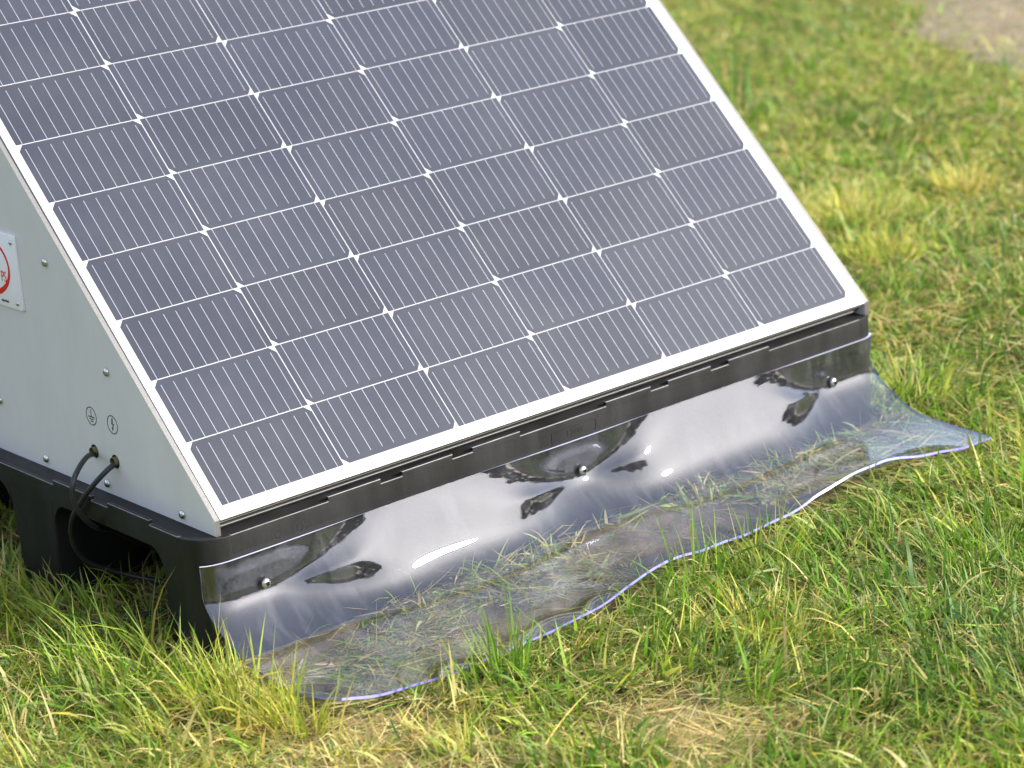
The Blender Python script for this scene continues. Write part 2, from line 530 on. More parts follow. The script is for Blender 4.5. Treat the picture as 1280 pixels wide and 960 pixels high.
for ya, yb in ((Y0 - 0.00015, Y0 + 0.0055), (Y1 - 0.0055, Y1 + 0.00015)):
    bm = bmesh.new()
    prism(bm, lip(front_rim, X0 + 0.046, X1 - 0.046), 1, ya, yb)
    bevel_at(bm, 0.0009, lambda a, b: max(a.z, b.z) > DZ - 1e-3)
    for f in bm.faces:                       # highlight on the upper edge, painted as a paler grey
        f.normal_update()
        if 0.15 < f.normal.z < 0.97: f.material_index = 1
    obj("stepped_rim", bm, [M_plastic, M_rim_glint], pallet, 40)
for xa, xb in ((X0 - 0.00015, X0 + 0.0055), (X1 - 0.0055, X1 + 0.00015)):
    bm = bmesh.new()
    prism(bm, lip(side_rim, Y0 + 0.046, Y1 - 0.046), 0, xa, xb)
    bevel_at(bm, 0.0009, lambda a, b: max(a.z, b.z) > DZ - 1e-3)
    for f in bm.faces:                       # highlight on the upper edge, painted as a paler grey
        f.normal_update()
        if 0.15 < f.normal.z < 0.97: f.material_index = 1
    obj("stepped_rim", bm, [M_plastic, M_rim_glint], pallet, 40)
# moulded ribs and bosses on the apron of the front
bm = bmesh.new()
for cx in (0.062, 0.094):
    lathe(bm, [(0.0085, 0), (0.0085, 0.0004), (0.0065, 0.0004), (0.0063, 0.0002)], frame_mat((cx, Y0 + 0.0001, 0.138), (0, -1, 0)), 20)
    lathe(bm, [(0.0030, 0), (0.0030, 0.0005), (0, 0.0005)], frame_mat((cx, Y0 + 0.0001, 0.138), (0, -1, 0)), 12)
obj("moulding_mark", bm, M_plastic, pallet, 40)
bm = bmesh.new()
zc, xa, xb = 0.1385, 0.505, 0.585
fr_o = rrect(xa, xb, zc - 0.0095, zc + 0.0095, 0.004)
fr_i = rrect(xa + 0.002, xb - 0.002, zc - 0.0075, zc + 0.0075, 0.003)
yo = Y0 - 0.0007
vo = [bm.verts.new((p[0], yo, p[1])) for p in fr_o]; vi = [bm.verts.new((p[0], yo, p[1])) for p in fr_i]
vo2 = [bm.verts.new((p[0], Y0 + 0.001, p[1])) for p in fr_o]; vi2 = [bm.verts.new((p[0], Y0 + 0.001, p[1])) for p in fr_i]
n_ = len(fr_o)
for k in range(n_):
    l = (k + 1) % n_
    bm.faces.new((vo[k], vo[l], vi[l], vi[k])); bm.faces.new((vo[k], vo2[k], vo2[l], vo[l])); bm.faces.new((vi[k], vi[l], vi2[l], vi2[k]))
obj("number_plate", bm, M_plastic, pallet, 30)


def text_mesh(name, body, size, depth, material, parent, origin, xdir, normal, align='LEFT', sx=1.0, bold=0.0):
    cu = bpy.data.curves.new("lettering", 'FONT')
    cu.body = body; cu.size = size; cu.extrude = depth; cu.align_x = align; cu.align_y = 'CENTER'; cu.offset = bold
    cu.resolution_u = 4
    tmp = bpy.data.objects.new("lettering", cu)
    COL.objects.link(tmp)
    dg = bpy.context.evaluated_depsgraph_get()
    me = bpy.data.meshes.new_from_object(tmp.evaluated_get(dg))
    bpy.data.objects.remove(tmp); bpy.data.curves.remove(cu)
    x = Vector(xdir).normalized(); z = Vector(normal).normalized(); y = z.cross(x)
    m = Matrix((x * sx, y, z)).transposed().to_4x4(); m.translation = Vector(origin)
    me.transform(m)
    me.name = name
    me.materials.clear(); me.materials.append(material)
    return link(name, me, parent)


text_mesh("embossed_number", "1208", 0.0135, 0.0004, M_plastic, pallet, (0.545, Y0 - 0.0002, zc), (1, 0, 0), (0, -1, 0), 'CENTER', 1.15)

# ------------------------------------------------------------------ ENCLOSURE (grey side plates under the panel)
TH = math.radians(45.2)
cth, sth = math.cos(TH), math.sin(TH)
OZ = 0.19
PN = Vector((0, -sth, cth)); PS = Vector((0, cth, sth))
RP = 0.093
NROW = 12
SB, ST = -0.0165, NROW * RP + 0.0165        # lower and upper outer edge of the frame, along the slope


def pp(x, s, n):
    return Vector((x, s * cth - n * sth, OZ + s * sth + n * cth))


encl = tag(empty("panel_enclosure", (0.551, 0.38, DZ)),
           'light grey metal box with riveted side plates standing on the black pallet', 'enclosure')
ZB = DZ + 0.0006
YF = -0.0100
y_top = ST * cth - 0.02
z_top = OZ + (ST * sth) - 0.02
plate_poly = [(YF, ZB), (0.765, ZB), (0.765, OZ + 0.765 - 0.004 * 1.414 + (math.tan(TH) - 1) * 0.765)]
plate_poly += [(YF, OZ + YF * math.tan(TH) - 0.0022)]
HOLES = [(0.2579, 0.2091, 0.0092), (0.2085, 0.2060, 0.0092)]


def plate(name, x_out, x_in, holes):
    bm = bmesh.new()
    loops = [plate_poly] + [[(cy + r * math.cos(2 * math.pi * k / 24), cz + r * math.sin(2 * math.pi * k / 24)) for k in range(24)] for cy, cz, r in holes]
    for x in (x_out, x_in):
        es = []
        for lp in loops:
            vs = [bm.verts.new((x, *p)) for p in lp]
            es += [bm.edges.new((vs[k], vs[(k + 1) % len(vs)])) for k in range(len(vs))]
        bmesh.ops.triangle_fill(bm, use_beauty=True, use_dissolve=True, edges=es)
    bm.verts.ensure_lookup_table()
    n_all = sum(len(l) for l in loops)
    base = 0
    for lp in loops:
        n = len(lp)
        for k in range(n):
            a, b_ = bm.verts[base + k], bm.verts[base + (k + 1) % n]
            c, d = bm.verts[n_all + base + (k + 1) % n], bm.verts[n_all + base + k]
            f = bm.faces.new((a, b_, c, d))
            f.material_index = 1
        base += n
    o = obj(name, bm, [M_plate, M_raw], encl)
    return o


left_plate = plate("side_plate", -0.0205, -0.0138, HOLES)
plate("side_plate", 1.1307, 1.1232, [])
bm = bmesh.new(); box(bm, -0.0135, 1.1230, 0.757, 0.7645, ZB, 0.93); obj("back_plate", bm, M_plate, encl)
bm = bmesh.new(); box(bm, -0.0132, 1.1228, 0.05, 0.7565, ZB, ZB + 0.003); obj("floor_plate", bm, M_dark, encl)
for cy, cz, r in HOLES:
    bm = bmesh.new()
    lathe(bm, [(0.0102, 0), (0.0102, 0.006), (0.0085, 0.0065), (0.0062, 0.002), (0.0062, -0.012)], frame_mat((-0.0132, cy, cz), (1, 0, 0)), 20)
    obj("cable_bushing", bm, M_foam, encl, 40)

# dome headed rivets
bm = bmesh.new()
lathe(bm, [(0.0056, 0), (0.0057, 0.0009), (0.0050, 0.0026), (0.0036, 0.0038), (0.0018, 0.0044), (0, 0.0046)], Matrix.Identity(4), 20)
me_riv = bpy.data.meshes.new("rivet"); bmesh.ops.recalc_face_normals(bm, faces=bm.faces[:]); bm.to_mesh(me_riv); bm.free()
me_riv.shade_smooth(); me_riv.materials.append(M_steel)


def place(name, me, m, parent):
    o = link(name, me, parent)
    o.matrix_world = m
    o.parent = parent
    o.matrix_parent_inverse = Matrix.Translation(parent.location).inverted() if parent.type == 'EMPTY' else Matrix.Identity(4)
    o.matrix_basis = m
    return o


riv = [(0.3216, 0.448), (0.2019, 0.3257), (0.4949, 0.2301), (0.3877, 0.1708), (0.2347, 0.1711), (0.0614, 0.1702), (0.441, 0.570), (0.56, 0.69), (0.551, 0.171), (0.71, 0.171)]
for y, z in riv:
    place("rivet", me_riv, frame_mat((-0.0206, y, z), (-1, 0, 0)), encl)
for y, z in riv:
    place("rivet", me_riv, frame_mat((1.1308, y, z), (1, 0, 0)), encl)


# printed symbols on the plate (x axis of the print runs towards -y when seen from the left)
XP = -0.0207
def print_pt(cy, cz, a, b_):
    return (XP, cy - a, cz + b_)


def flat_poly(bm, cy, cz, pts, t=0.0003):
    v0 = [bm.verts.new(print_pt(cy, cz, *p)) for p in pts]
    v1 = [bm.verts.new((XP + t, *print_pt(cy, cz, *p)[1:])) for p in pts]
    bm.faces.new(v0)
    for k in range(len(pts)):
        l = (k + 1) % len(pts)
        bm.faces.new((v0[k], v1[k], v1[l], v0[l]))


def ring(bm, cy, cz, ry, rz, wy, wz, off=0.0, seg=40, x=XP, t=0.0003):
    a, b_, c, d = [], [], [], []
    for k in range(seg):
        q = 2 * math.pi * k / seg
        co, si = math.cos(q), math.sin(q)
        a.append(bm.verts.new((x, cy - ry * co, cz + rz * si)))
        b_.append(bm.verts.new((x, cy - (ry - wy) * co, cz + off + (rz - wz) * si)))
        c.append(bm.verts.new((x + t, cy - ry * co, cz + rz * si)))
        d.append(bm.verts.new((x + t, cy - (ry - wy) * co, cz + off + (rz - wz) * si)))
    for k in range(seg):
        l = (k + 1) % seg
        bm.faces.new((a[k], a[l], b_[l], b_[k])); bm.faces.new((a[k], c[k], c[l], a[l])); bm.faces.new((b_[k], b_[l], d[l], d[k]))


bm = bmesh.new()
cy, cz = 0.2552, 0.2570
ring(bm, cy, cz, 0.0125, 0.0125, 0.0013, 0.0013)
for x0, x1, z0, z1 in ((-0.0006, 0.0006, -0.0005, 0.0090), (-0.0075, 0.0075, -0.0018, -0.0004), (-0.0052, 0.0052, -0.0048, -0.0035), (-0.0030, 0.0030, -0.0078, -0.0065)):
    flat_poly(bm, cy, cz, [(x0, z0), (x1, z0), (x1, z1), (x0, z1)])
obj("earth_symbol", bm, M_print, encl)
bm = bmesh.new()
cy, cz = 0.2048, 0.2558
ring(bm, cy, cz, 0.0125, 0.0125, 0.0013, 0.0013)
flat_poly(bm, cy, cz, [(-0.0002, 0.0090), (0.0022, 0.0090), (0.0008, 0.0018), (0.0040, 0.0018), (0.0006, -0.0052), (0.0022, -0.0046), (-0.0010, -0.0090), (-0.0022, -0.0036), (-0.0008, -0.0046), (0.0010, 0.0002), (-0.0024, 0.0002)])
obj("lightning_symbol", bm, M_print, encl)

# ------------------------------------------------------------------ SIGN on the plate
sign = tag(empty("sign", (-0.0206, 0.48, 0.372)),
           'white sign with red ring and red letters on the grey side plate', 'sign')
bm = bmesh.new()
prism(bm, rrect(0.3905, 0.575, 0.3715, 0.4722, 0.003, n=4), 0, -0.0236, -0.0206)
bevel(bm, 0.0005, 2, 40)
obj("sign_board", bm, M_sign, sign, 40)
bm = bmesh.new()
ring(bm, 0.476, 0.4240, 0.0635, 0.0422, 0.0045, 0.0062, 0.0016, 64, -0.0239)
obj("red_ring", bm, M_red, sign)
text_mesh("red_letters", "PS", 0.0205, 0.0001, M_red, sign, (-0.02385, 0.4238, 0.4120), (0, -1, 0), (-1, 0, 0), 'RIGHT', 0.74, 0.0001)
text_mesh("small_print", "mportant", 0.0052, 0.0001, M_print, sign, (-0.02385, 0.4265, 0.3795), (0, -1, 0), (-1, 0, 0), 'RIGHT', 0.95, 0.00012)
for y, z in ((0.4005, 0.4625), (0.4030, 0.3805), (0.5655, 0.4625), (0.5655, 0.3805)):
    m = frame_mat((-0.0236, y, z), (-1, 0, 0)) @ Matrix.Scale(0.55, 4)
    place("rivet", me_riv, m, sign)

# ------------------------------------------------------------------ SOLAR PANEL
panel = tag(empty("solar_panel", (0.551, 0.35, DZ)),
            'tilted grey blue solar panel with white frame and half cut cells', 'solar panel')
FX0, FX1 = -0.0130, 1.1220
LIP = 0.0105


def bar(bm, pts_xs, n0, n1):
    v0 = [bm.verts.new(pp(x, s, n0)) for x, s in pts_xs]
    v1 = [bm.verts.new(pp(x, s, n1)) for x, s in pts_xs]
    n = len(pts_xs)
    fs = [bm.faces.new(v0[::-1]), bm.faces.new(v1)]
    for k in range(n):
        fs.append(bm.faces.new((v0[k], v0[(k + 1) % n], v1[(k + 1) % n], v1[k])))
    return fs


def frame_rail(pts, outer):
    bm = bmesh.new()
    bar(bm, pts, -0.0040, 0.0)
    bevel(bm, 0.0006, 2, 40)
    for f in bar(bm, outer, -0.0300, -0.0042): f.material_index = 1
    return bm


i0, i1, j0, j1 = FX0 + LIP, FX1 - LIP, SB + LIP, ST - LIP
o0, o1, p0, p1 = FX0 + 0.0012, FX1 - 0.0012, SB + 0.0012, ST - 0.0012
g = 0.0002
rails = [([(FX0, SB), (FX1, SB), (i1, j0), (i0, j0)], [(o0, p0), (o1, p0), (o1 - 0.03, p0 + 0.03), (o0 + 0.03, p0 + 0.03)]),
         ([(FX1 , SB + g), (FX1, ST - g), (i1 + g, j1), (i1 + g, j0)], [(o1, p0 + g), (o1, p1 - g), (o1 - 0.03 + g, p1 - 0.03), (o1 - 0.03 + g, p0 + 0.03)]),
         ([(FX1, ST), (FX0, ST), (i0, j1), (i1, j1)], [(o1, p1), (o0, p1), (o0 + 0.03, p1 - 0.03), (o1 - 0.03, p1 - 0.03)]),
         ([(FX0, ST - g), (FX0, SB + g), (i0 - g, j0), (i0 - g, j1)], [(o0, p1 - g), (o0, p0 + g), (o0 + 0.03 - g, p0 + 0.03), (o0 + 0.03 - g, p1 - 0.03)])]
for k, (a_, b_) in enumerate(rails):
    bm = frame_rail(a_, b_)
    if k == 0:      # the two grooves of the extrusion on the lower face
        for n0, n1 in ((-0.0095, -0.0082), (-0.0235, -0.0205)):
            fs = bar(bm, [(FX0 + 0.0014, SB + 0.0002), (FX1 - 0.0014, SB + 0.0002), (FX1 - 0.0014, SB + 0.0020), (FX0 + 0.0014, SB + 0.0020)], n0, n1)
            for f in fs: f.material_index = 1
    obj("frame_rail", bm, [M_frame_lit, M_frame_shade], panel, 40)
bm = bmesh.new()
bar(bm, [(i0 - 0.002, j0 - 0.002), (i1 + 0.002, j0 - 0.002), (i1 + 0.002, j1 + 0.002), (i0 - 0.002, j1 + 0.002)], -0.0039, -0.0016)
# (kept below the lip)
obj("backsheet", bm, M_back, panel)

CW, CH, CG = 0.1824, 0.0917, 0.0016
CHAM = 0.0088
def cell_mesh(top):
    bm = bmesh.new()
    c = CHAM
    if top: poly = [(0, 0), (CW, 0), (CW, CH - c), (CW - c * 0.9, CH), (c * 0.9, CH), (0, CH - c)]
    else: poly = [(c * 0.9, 0), (CW - c * 0.9, 0), (CW, c), (CW, CH), (0, CH), (0, c)]
    v1 = [bm.verts.new((x, y, 0.0003)) for x, y in poly]
    v0 = [bm.verts.new((x, y, 0)) for x, y in poly]
    bm.faces.new(v1)
    for k in range(6):
        bm.faces.new((v0[k], v0[(k + 1) % 6], v1[(k + 1) % 6], v1[k]))
    me = bpy.data.meshes.new("solar_cell"); bm.to_mesh(me); bm.free(); me.materials.append(M_cell)
    return me


def bus_mesh(top):
    bm = bmesh.new()
    for k in range(10):
        x = CW * (k + 0.5) / 10
        y0_, y1_ = (-0.0013, CH - 0.0075) if top else (0.0075, CH + 0.0013)
        h = 0.00032
        vs = [bm.verts.new(q) for q in ((x - h, y0_, 0.0005), (x + h, y0_, 0.0005), (x + h, y1_, 0.0005), (x - h, y1_, 0.0005))]
        bm.faces.new(vs)
        vb = [bm.verts.new((q.co.x, q.co.y, 0.00031)) for q in vs]
        for i in range(4):
            bm.faces.new((vb[i], vb[(i + 1) % 4], vs[(i + 1) % 4], vs[i]))
    me = bpy.data.meshes.new("busbars"); bm.to_mesh(me); bm.free(); me.materials.append(M_bus)
    return me


cells = {1: cell_mesh(True), 0: cell_mesh(False)}
buses = {1: bus_mesh(True), 0: bus_mesh(False)}
pm = Matrix((Vector((1, 0, 0)), PS, PN)).transposed().to_4x4()
inv = Matrix.Translation(panel.location).inverted()
for i in range(6):
    for j in range(NROW):
        top = 1 if i % 2 == 0 else 0
        o = bpy.data.objects.new("solar_cell", cells[top]); COL.objects.link(o)
        m = pm.copy(); m.translation = pp(i * (CW + CG), j * RP + 0.0012, -0.00155)
        o.parent = panel; o.matrix_parent_inverse = inv; o.matrix_basis = m
        b_ = bpy.data.objects.new("busbars", buses[top]); COL.objects.link(b_)
        b_.parent = o
        b_['kind'] = 'stuff'

# ------------------------------------------------------------------ CABLES
def cable(pts, label, r=0.0033):
    bm = bmesh.new()
    tube(bm, pts, r, 10, 6)
    o = obj("power_cable", bm, M_cable, None, 60)
    return tag(o, label, 'cable', 'cables leaving the side plate')


cable([(0.06, 0.268, 0.206), (0.01, 0.262, 0.206), (-0.0205, 0.2565, 0.2072), (-0.045, 0.2373, 0.2121), (-0.072, 0.2146, 0.2077), (-0.086, 0.2057, 0.1958), (-0.088, 0.2066, 0.1781),
       (-0.083, 0.208, 0.1593), (-0.07, 0.2129, 0.1403), (-0.047, 0.2265, 0.1195), (-0.005, 0.262, 0.095), (0.06, 0.31, 0.045), (0.14, 0.29, 0.006)],
      'black cable looping from the hole under the earth symbol', 0.0035)
cable([(0.06, 0.225, 0.204), (0.01, 0.212, 0.205), (-0.0205, 0.2065, 0.2046), (-0.040, 0.2069, 0.1961), (-0.055, 0.2216, 0.1756), (-0.0605, 0.2421, 0.153), (-0.0605, 0.2659, 0.1278),
       (-0.056, 0.2826, 0.1028), (-0.046, 0.2927, 0.0729), (-0.025, 0.293, 0.0467), (0.02, 0.27, 0.022), (0.06, 0.21, 0.008), (0.02, 0.165, 0.008), (-0.033, 0.170, 0.012), (-0.075, 0.195, 0.009), (-0.10, 0.26, 0.006), (-0.05, 0.30, 0.005)],
      'black cable sagging from the hole under the lightning symbol', 0.0035)

# ------------------------------------------------------------------ CLEAR SHEET
sheet = tag(empty("clear_sheet", (0.545, -0.02, 0)),
            'clear plastic sheet screwed to the pallet front and trailing on the grass', 'plastic sheet')
SX0, SX1 = -0.0475, 1.1375
edge_pts = [[-0.0404, -0.2712, 0.0306], [0.0074, -0.2698, 0.0184], [0.0661, -0.268, 0.0094], [0.1337, -0.2734, 0.007], [0.1854, -0.2704, 0.006], [0.2367, -0.2691, 0.006], [0.3197, -0.2625, 0.008], [0.3769, -0.2584, 0.0139], [0.4193, -0.2571, 0.0225], [0.4621, -0.2558, 0.0290], [0.5052, -0.2545, 0.0310], [0.5500, -0.2536, 0.0260], [0.6076, -0.2513, 0.0255], [0.7071, -0.2483, 0.0284], [0.7785, -0.2461, 0.0374], [0.8435, -0.2441, 0.0455], [0.8929, -0.2426, 0.0455], [0.9765, -0.24, 0.0311], [1.063, -0.2374, 0.0157], [1.1344, -0.2352, 0.0121]]
EX = np.array([e[0] for e in edge_pts]); EY = np.array([e[1] for e in edge_pts]); EZ = np.array([e[2] for e in edge_pts])
SCR = [(0.034, 0.084), (0.551, 0.082), (1.038, 0.079)]
def pchip(xk, yk, x):
    """monotone-ish smooth cubic through (xk, yk)"""
    h = np.diff(xk); d = np.diff(yk) / h
    m_ = np.zeros_like(yk)
    m_[1:-1] = (d[:-1] * h[1:] + d[1:] * h[:-1]) / (h[1:] + h[:-1])
    m_[0] = d[0]; m_[-1] = d[-1]
    i = np.clip(np.searchsorted(xk, x) - 1, 0, len(h) - 1)
    t_ = (x - xk[i]) / h[i]
    return (yk[i] * (1 + 2 * t_) * (1 - t_) ** 2 + h[i] * m_[i] * t_ * (1 - t_) ** 2 + yk[i + 1] * t_ * t_ * (3 - 2 * t_) + h[i] * m_[i + 1] * t_ * t_ * (t_ - 1))


# two profiles, given by how far the sheet has turned from upright (degrees) along its length: flush at a screw, bulging between
SL = np.linspace(0, 0.215, 44)
def profile(sk, ak, y0, z0, z1):
    a_ = np.radians(pchip(np.array(sk, float), np.array(ak, float), SL))
    ds = SL[1] - SL[0]
    y = np.concatenate([[0], np.cumsum(-np.sin((a_[1:] + a_[:-1]) / 2) * ds)]) + y0
    d = np.concatenate([[0], np.cumsum(np.cos((a_[1:] + a_[:-1]) / 2) * ds)])
    return np.stack([y, z0 - (z0 - z1) * d / d[-1]], 1)


def flushness(x, sarr):
    """1 where the sheet lies on the pallet; a bay round each screw, wide at the top and narrow at the screw"""
    f = np.zeros_like(sarr)
    for sx, wl, wr, low, ex in ((0.034, 0.6, 0.13, 0.80, 2.8), (0.551, 0.13, 0.095, 0.50, 2.4), (1.038, 0.115, 0.6, 0.62, 3.2)):
        k = np.where(sarr < 0.05, 1.2 - 0.62 * sarr / 0.05, 0.58 + np.clip((sarr - 0.05) / 0.06, 0, 1) * low)
        w_ = wl if x < sx else wr
        f = np.maximum(f, np.exp(-(abs(x - sx) / (w_ * k)) ** ex))
    return f


FL = profile([0, .038, .047, .060, .085, .120, .150, .215], [1, 2, 27, 45, 56, 70, 82, 87], -.0195, .127, .013)
BU = profile([0, .045, .070, .086, .105, .128, .155, .215], [25, 26, 31, 41, 55, 70, 82, 87], -.0215, .1295, .011)
NU, NV = 160, 90
us = np.linspace(0, 1, NU + 1); vs_ = np.linspace(0, 1, NV + 1)
XT = SX0 + (SX1 - SX0) * us
XB = -0.0404 + (1.1344 + 0.0404) * us
GRID = np.zeros((NU + 1, NV + 1, 3))
for a in range(NU + 1):
    fl = flushness(XT[a], SL)[:, None]
    prof = fl * FL + (1 - fl) * BU
    ey = np.interp(XB[a], EX, EY); ez = float(pchip(EX, EZ, np.array([XB[a]]))[0])
    # resting part, on to the front edge
    sl_end = SL[-1] + abs(ey - prof[-1][0])
    ss = vs_ * sl_end
    k1 = ss <= SL[-1]
    GRID[a, k1, 1] = np.interp(ss[k1], SL, prof[:, 0]); GRID[a, k1, 2] = np.interp(ss[k1], SL, prof[:, 1])
    f_ = (ss[~k1] - SL[-1]) / (sl_end - SL[-1])
    GRID[a, ~k1, 1] = prof[-1][0] + (ey - prof[-1][0]) * f_
    GRID[a, ~k1, 2] = prof[-1][1] + (ez - prof[-1][1]) * f_ * f_ * (1.5 - 0.5 * f_)
    GRID[a, :, 0] = XT[a] + (XB[a] - XT[a]) * vs_
U_, V_ = np.meshgrid(us, vs_, indexing='ij')
amp = np.clip((V_ - 0.46) / 0.25, 0, 1) * np.clip((1.0 - V_) / 0.22, 0, 1)
xx, yy = GRID[:, :, 0], GRID[:, :, 1]
fold = (0.55 * np.sin(xx * 11 + yy * 16 + 0.6) + 0.5 * np.sin(xx * 19 - yy * 21 + 2.1) + 0.25 * np.sin(xx * 27 + yy * 9 + 4.0))
GRID[:, :, 2] += amp * 0.0018 * (fold + 0.4)
# the cut front edge is not quite straight
ed_ = np.clip((V_ - 0.8) / 0.2, 0, 1)
GRID[:, :, 1] += ed_ * (0.006 * (vnoise(U_ * 13, U_ * 0 + 1.5, 23) - 0.5) + 0.003 * (vnoise(U_ * 41, U_ * 0 + 2.5, 24) - 0.5))
GRID[:, :, 2] += ed_ * 0.004 * (vnoise(U_ * 23, U_ * 0 + 4.5, 25) - 0.4)
# the upper edge follows the rounded corners of the pallet
def corner(d): return 0.045 - np.sqrt(0.045 ** 2 - np.clip(d, 0, 0.044) ** 2)
hold = np.clip(1 - (V_ - 0.08) / 0.30, 0, 1); hold = hold * hold * (3 - 2 * hold)
GRID[:, :, 1] += hold * (corner(xx - (X1 - 0.045)) + 0.45 * corner((X0 + 0.045) - xx))
lowz = 0.006
GRID[:, :, 2] = lowz + np.log1p(np.exp((GRID[:, :, 2] - lowz) / 0.003)) * 0.003
TS = 0.003
# vertex normals
du = np.gradient(GRID, axis=0); dv = np.gradient(GRID, axis=1)
NRM = np.cross(dv, du); NRM /= np.linalg.norm(NRM, axis=2, keepdims=True)
if NRM[NU // 2, NV // 2, 2] < 0: NRM = -NRM
TOPG = GRID + NRM * TS * 0.5; BOTG = GRID - NRM * TS * 0.5
V = np.concatenate([TOPG.reshape(-1, 3), BOTG.reshape(-1, 3)])
idx = np.arange((NU + 1) * (NV + 1)).reshape(NU + 1, NV + 1)
off = idx.size
F = []
Fm = []
A_, B_, C_, D_ = idx[:-1, :-1].ravel(), idx[1:, :-1].ravel(), idx[1:, 1:].ravel(), idx[:-1, 1:].ravel()
F += np.stack([A_, D_, C_, B_], 1).tolist(); F += (np.stack([A_, B_, C_, D_], 1) + off).tolist()
Fm += [0] * len(F)
for a in range(NU):
    F.append([int(idx[a, 0]), int(idx[a + 1, 0]), int(idx[a + 1, 0] + off), int(idx[a, 0] + off)]); Fm.append(2)
    F.append([int(idx[a, NV]), int(idx[a, NV] + off), int(idx[a + 1, NV] + off), int(idx[a + 1, NV])]); Fm.append(1)
for b_ in range(NV):
    F.append([int(idx[0, b_]), int(idx[0, b_] + off), int(idx[0, b_ + 1] + off), int(idx[0, b_ + 1])]); Fm.append(1)
    F.append([int(idx[NU, b_]), int(idx[NU, b_ + 1]), int(idx[NU, b_ + 1] + off), int(idx[NU, b_] + off)]); Fm.append(1)
me = bpy.data.meshes.new("sheet")
me.from_pydata(V.tolist(), [], F)
for m in (M_clear, M_edge, M_edge_top): me.materials.append(m)
me.polygons.foreach_set("material_index", Fm)
bm = bmesh.new(); bm.from_mesh(me); bmesh.ops.recalc_face_normals(bm, faces=bm.faces[:]); bm.to_mesh(me); bm.free()
me.shade_smooth(); me.set_sharp_from_angle(angle=math.radians(50))
link("sheet", me, sheet)

# button head screws with a hexagon socket
bm = bmesh.new()
lathe(bm, [(0.0068, 0), (0.0070, 0.0014), (0.0064, 0.0034), (0.0050, 0.0048), (0.0030, 0.0054)], Matrix.Identity(4), 24)
nv_ = len(bm.verts)
lathe(bm, [(0.0030, 0.0054), (0.0029, 0.0030), (0, 0.0030)], Matrix.Identity(4), 6)
for f in bm.faces:
    if all(v.co.x ** 2 + v.co.y ** 2 < 0.00305 ** 2 for v in f.verts): f.material_index = 1
bmesh.ops.recalc_face_normals(bm, faces=bm.faces[:])
me_scr = bpy.data.meshes.new("screw"); bm.to_mesh(me_scr); bm.free(); me_scr.materials.append(M_steel); me_scr.materials.append(M_sock)
me_scr.shade_smooth(); me_scr.set_sharp_from_angle(angle=math.radians(40))
for sx, sz in SCR:
    place("screw", me_scr, frame_mat((sx, -0.0208, sz), (0, -1, 0.06)), sheet)

# ------------------------------------------------------------------ GRASS
# height of the sheet above the ground as a lookup, for grass pressed under it
HX = np.linspace(SX0 - 0.02, SX1 + 0.02, 240); HY = np.linspace(-0.30, -0.015, 80)
HF = np.full((240, 80), np.nan)
gx, gy, gzz = BOTG[:, :, 0].ravel(), BOTG[:, :, 1].ravel(), BOTG[:, :, 2].ravel()
for a in range(240):
    ui = np.clip((HX[a] - SX0) / (SX1 - SX0) * NU, 0, NU)
    if HX[a] < -0.047 or HX[a] > 1.1372: continue
    col = BOTG[int(round(ui))]
    ysort = np.argsort(col[:, 1])
    yy_, zz_ = col[ysort, 1], col[ysort, 2]
    ok = (HY >= yy_[0] - 0.004)
    HF[a, ok] = np.interp(HY[ok], yy_, zz_)


def sheet_h(x, y):
    i = np.clip(np.round((x - HX[0]) / (HX[1] - HX[0])).astype(int), 0, 239)
    j = np.clip(np.round((y - HY[0]) / (HY[1] - HY[0])).astype(int), 0, 79)
    h = HF[i, j]
    out_ = (x < HX[0]) | (x > HX[-1]) | (y < HY[0]) | (y > HY[-1])
    h[out_] = np.nan
    return h


PAL = np.array([1.2, 1.22, 1.05]) * np.array([(0.105, 0.215, 0.018), (0.16, 0.29, 0.026), (0.065, 0.15, 0.018), (0.25, 0.34, 0.040), (0.38, 0.39, 0.060), (0.48, 0.40, 0.095), (0.50, 0.42, 0.20), (0.30, 0.22, 0.10), (0.09, 0.18, 0.06), (0.13, 0.095, 0.045)])


def blades(base, length, width, azim, lean, curl, tint, tipmix, nseg=4):
    """arrays of blades -> vertices (N, 2*nseg+1, 3), tints. lean: angle from vertical at the root; curl: extra angle to the tip"""
    N = len(base)
    side = np.stack([-np.sin(azim), np.cos(azim), np.zeros(N)], 1)
    # twist the flat of the blade a little
    pos = base.copy()
    V = np.zeros((N, 2 * nseg + 1, 3)); T = np.zeros((N, 2 * nseg + 1, 3))
    ca, sa = np.cos(azim), np.sin(azim)
    tw = rng.normal(0, 0.7, N)
    for k in range(nseg + 1):
        f = k / nseg
        ang = lean + curl * f
        d = np.stack([ca * np.sin(ang), sa * np.sin(ang), np.cos(ang)], 1)
        nrm = np.cross(side, d)
        sd = side * np.cos(tw)[:, None] + nrm * np.sin(tw)[:, None]
        wv = width * (1 - f ** 2.2) * (0.75 + 0.25 * min(1, f * 4)) * 0.5
        col = tint * (1 - f * 0.0)[..., None] if False else tint * (1 - tipmix[:, None] * f) + np.array([0.44, 0.37, 0.16]) * tipmix[:, None] * f
        if k < nseg:
            V[:, 2 * k] = pos - sd * wv[:, None]; V[:, 2 * k + 1] = pos + sd * wv[:, None]
            T[:, 2 * k] = col; T[:, 2 * k + 1] = col
            pos = pos + d * (length / nseg)[:, None]
        else:
            V[:, 2 * k] = pos; T[:, 2 * k] = col
    return V, T


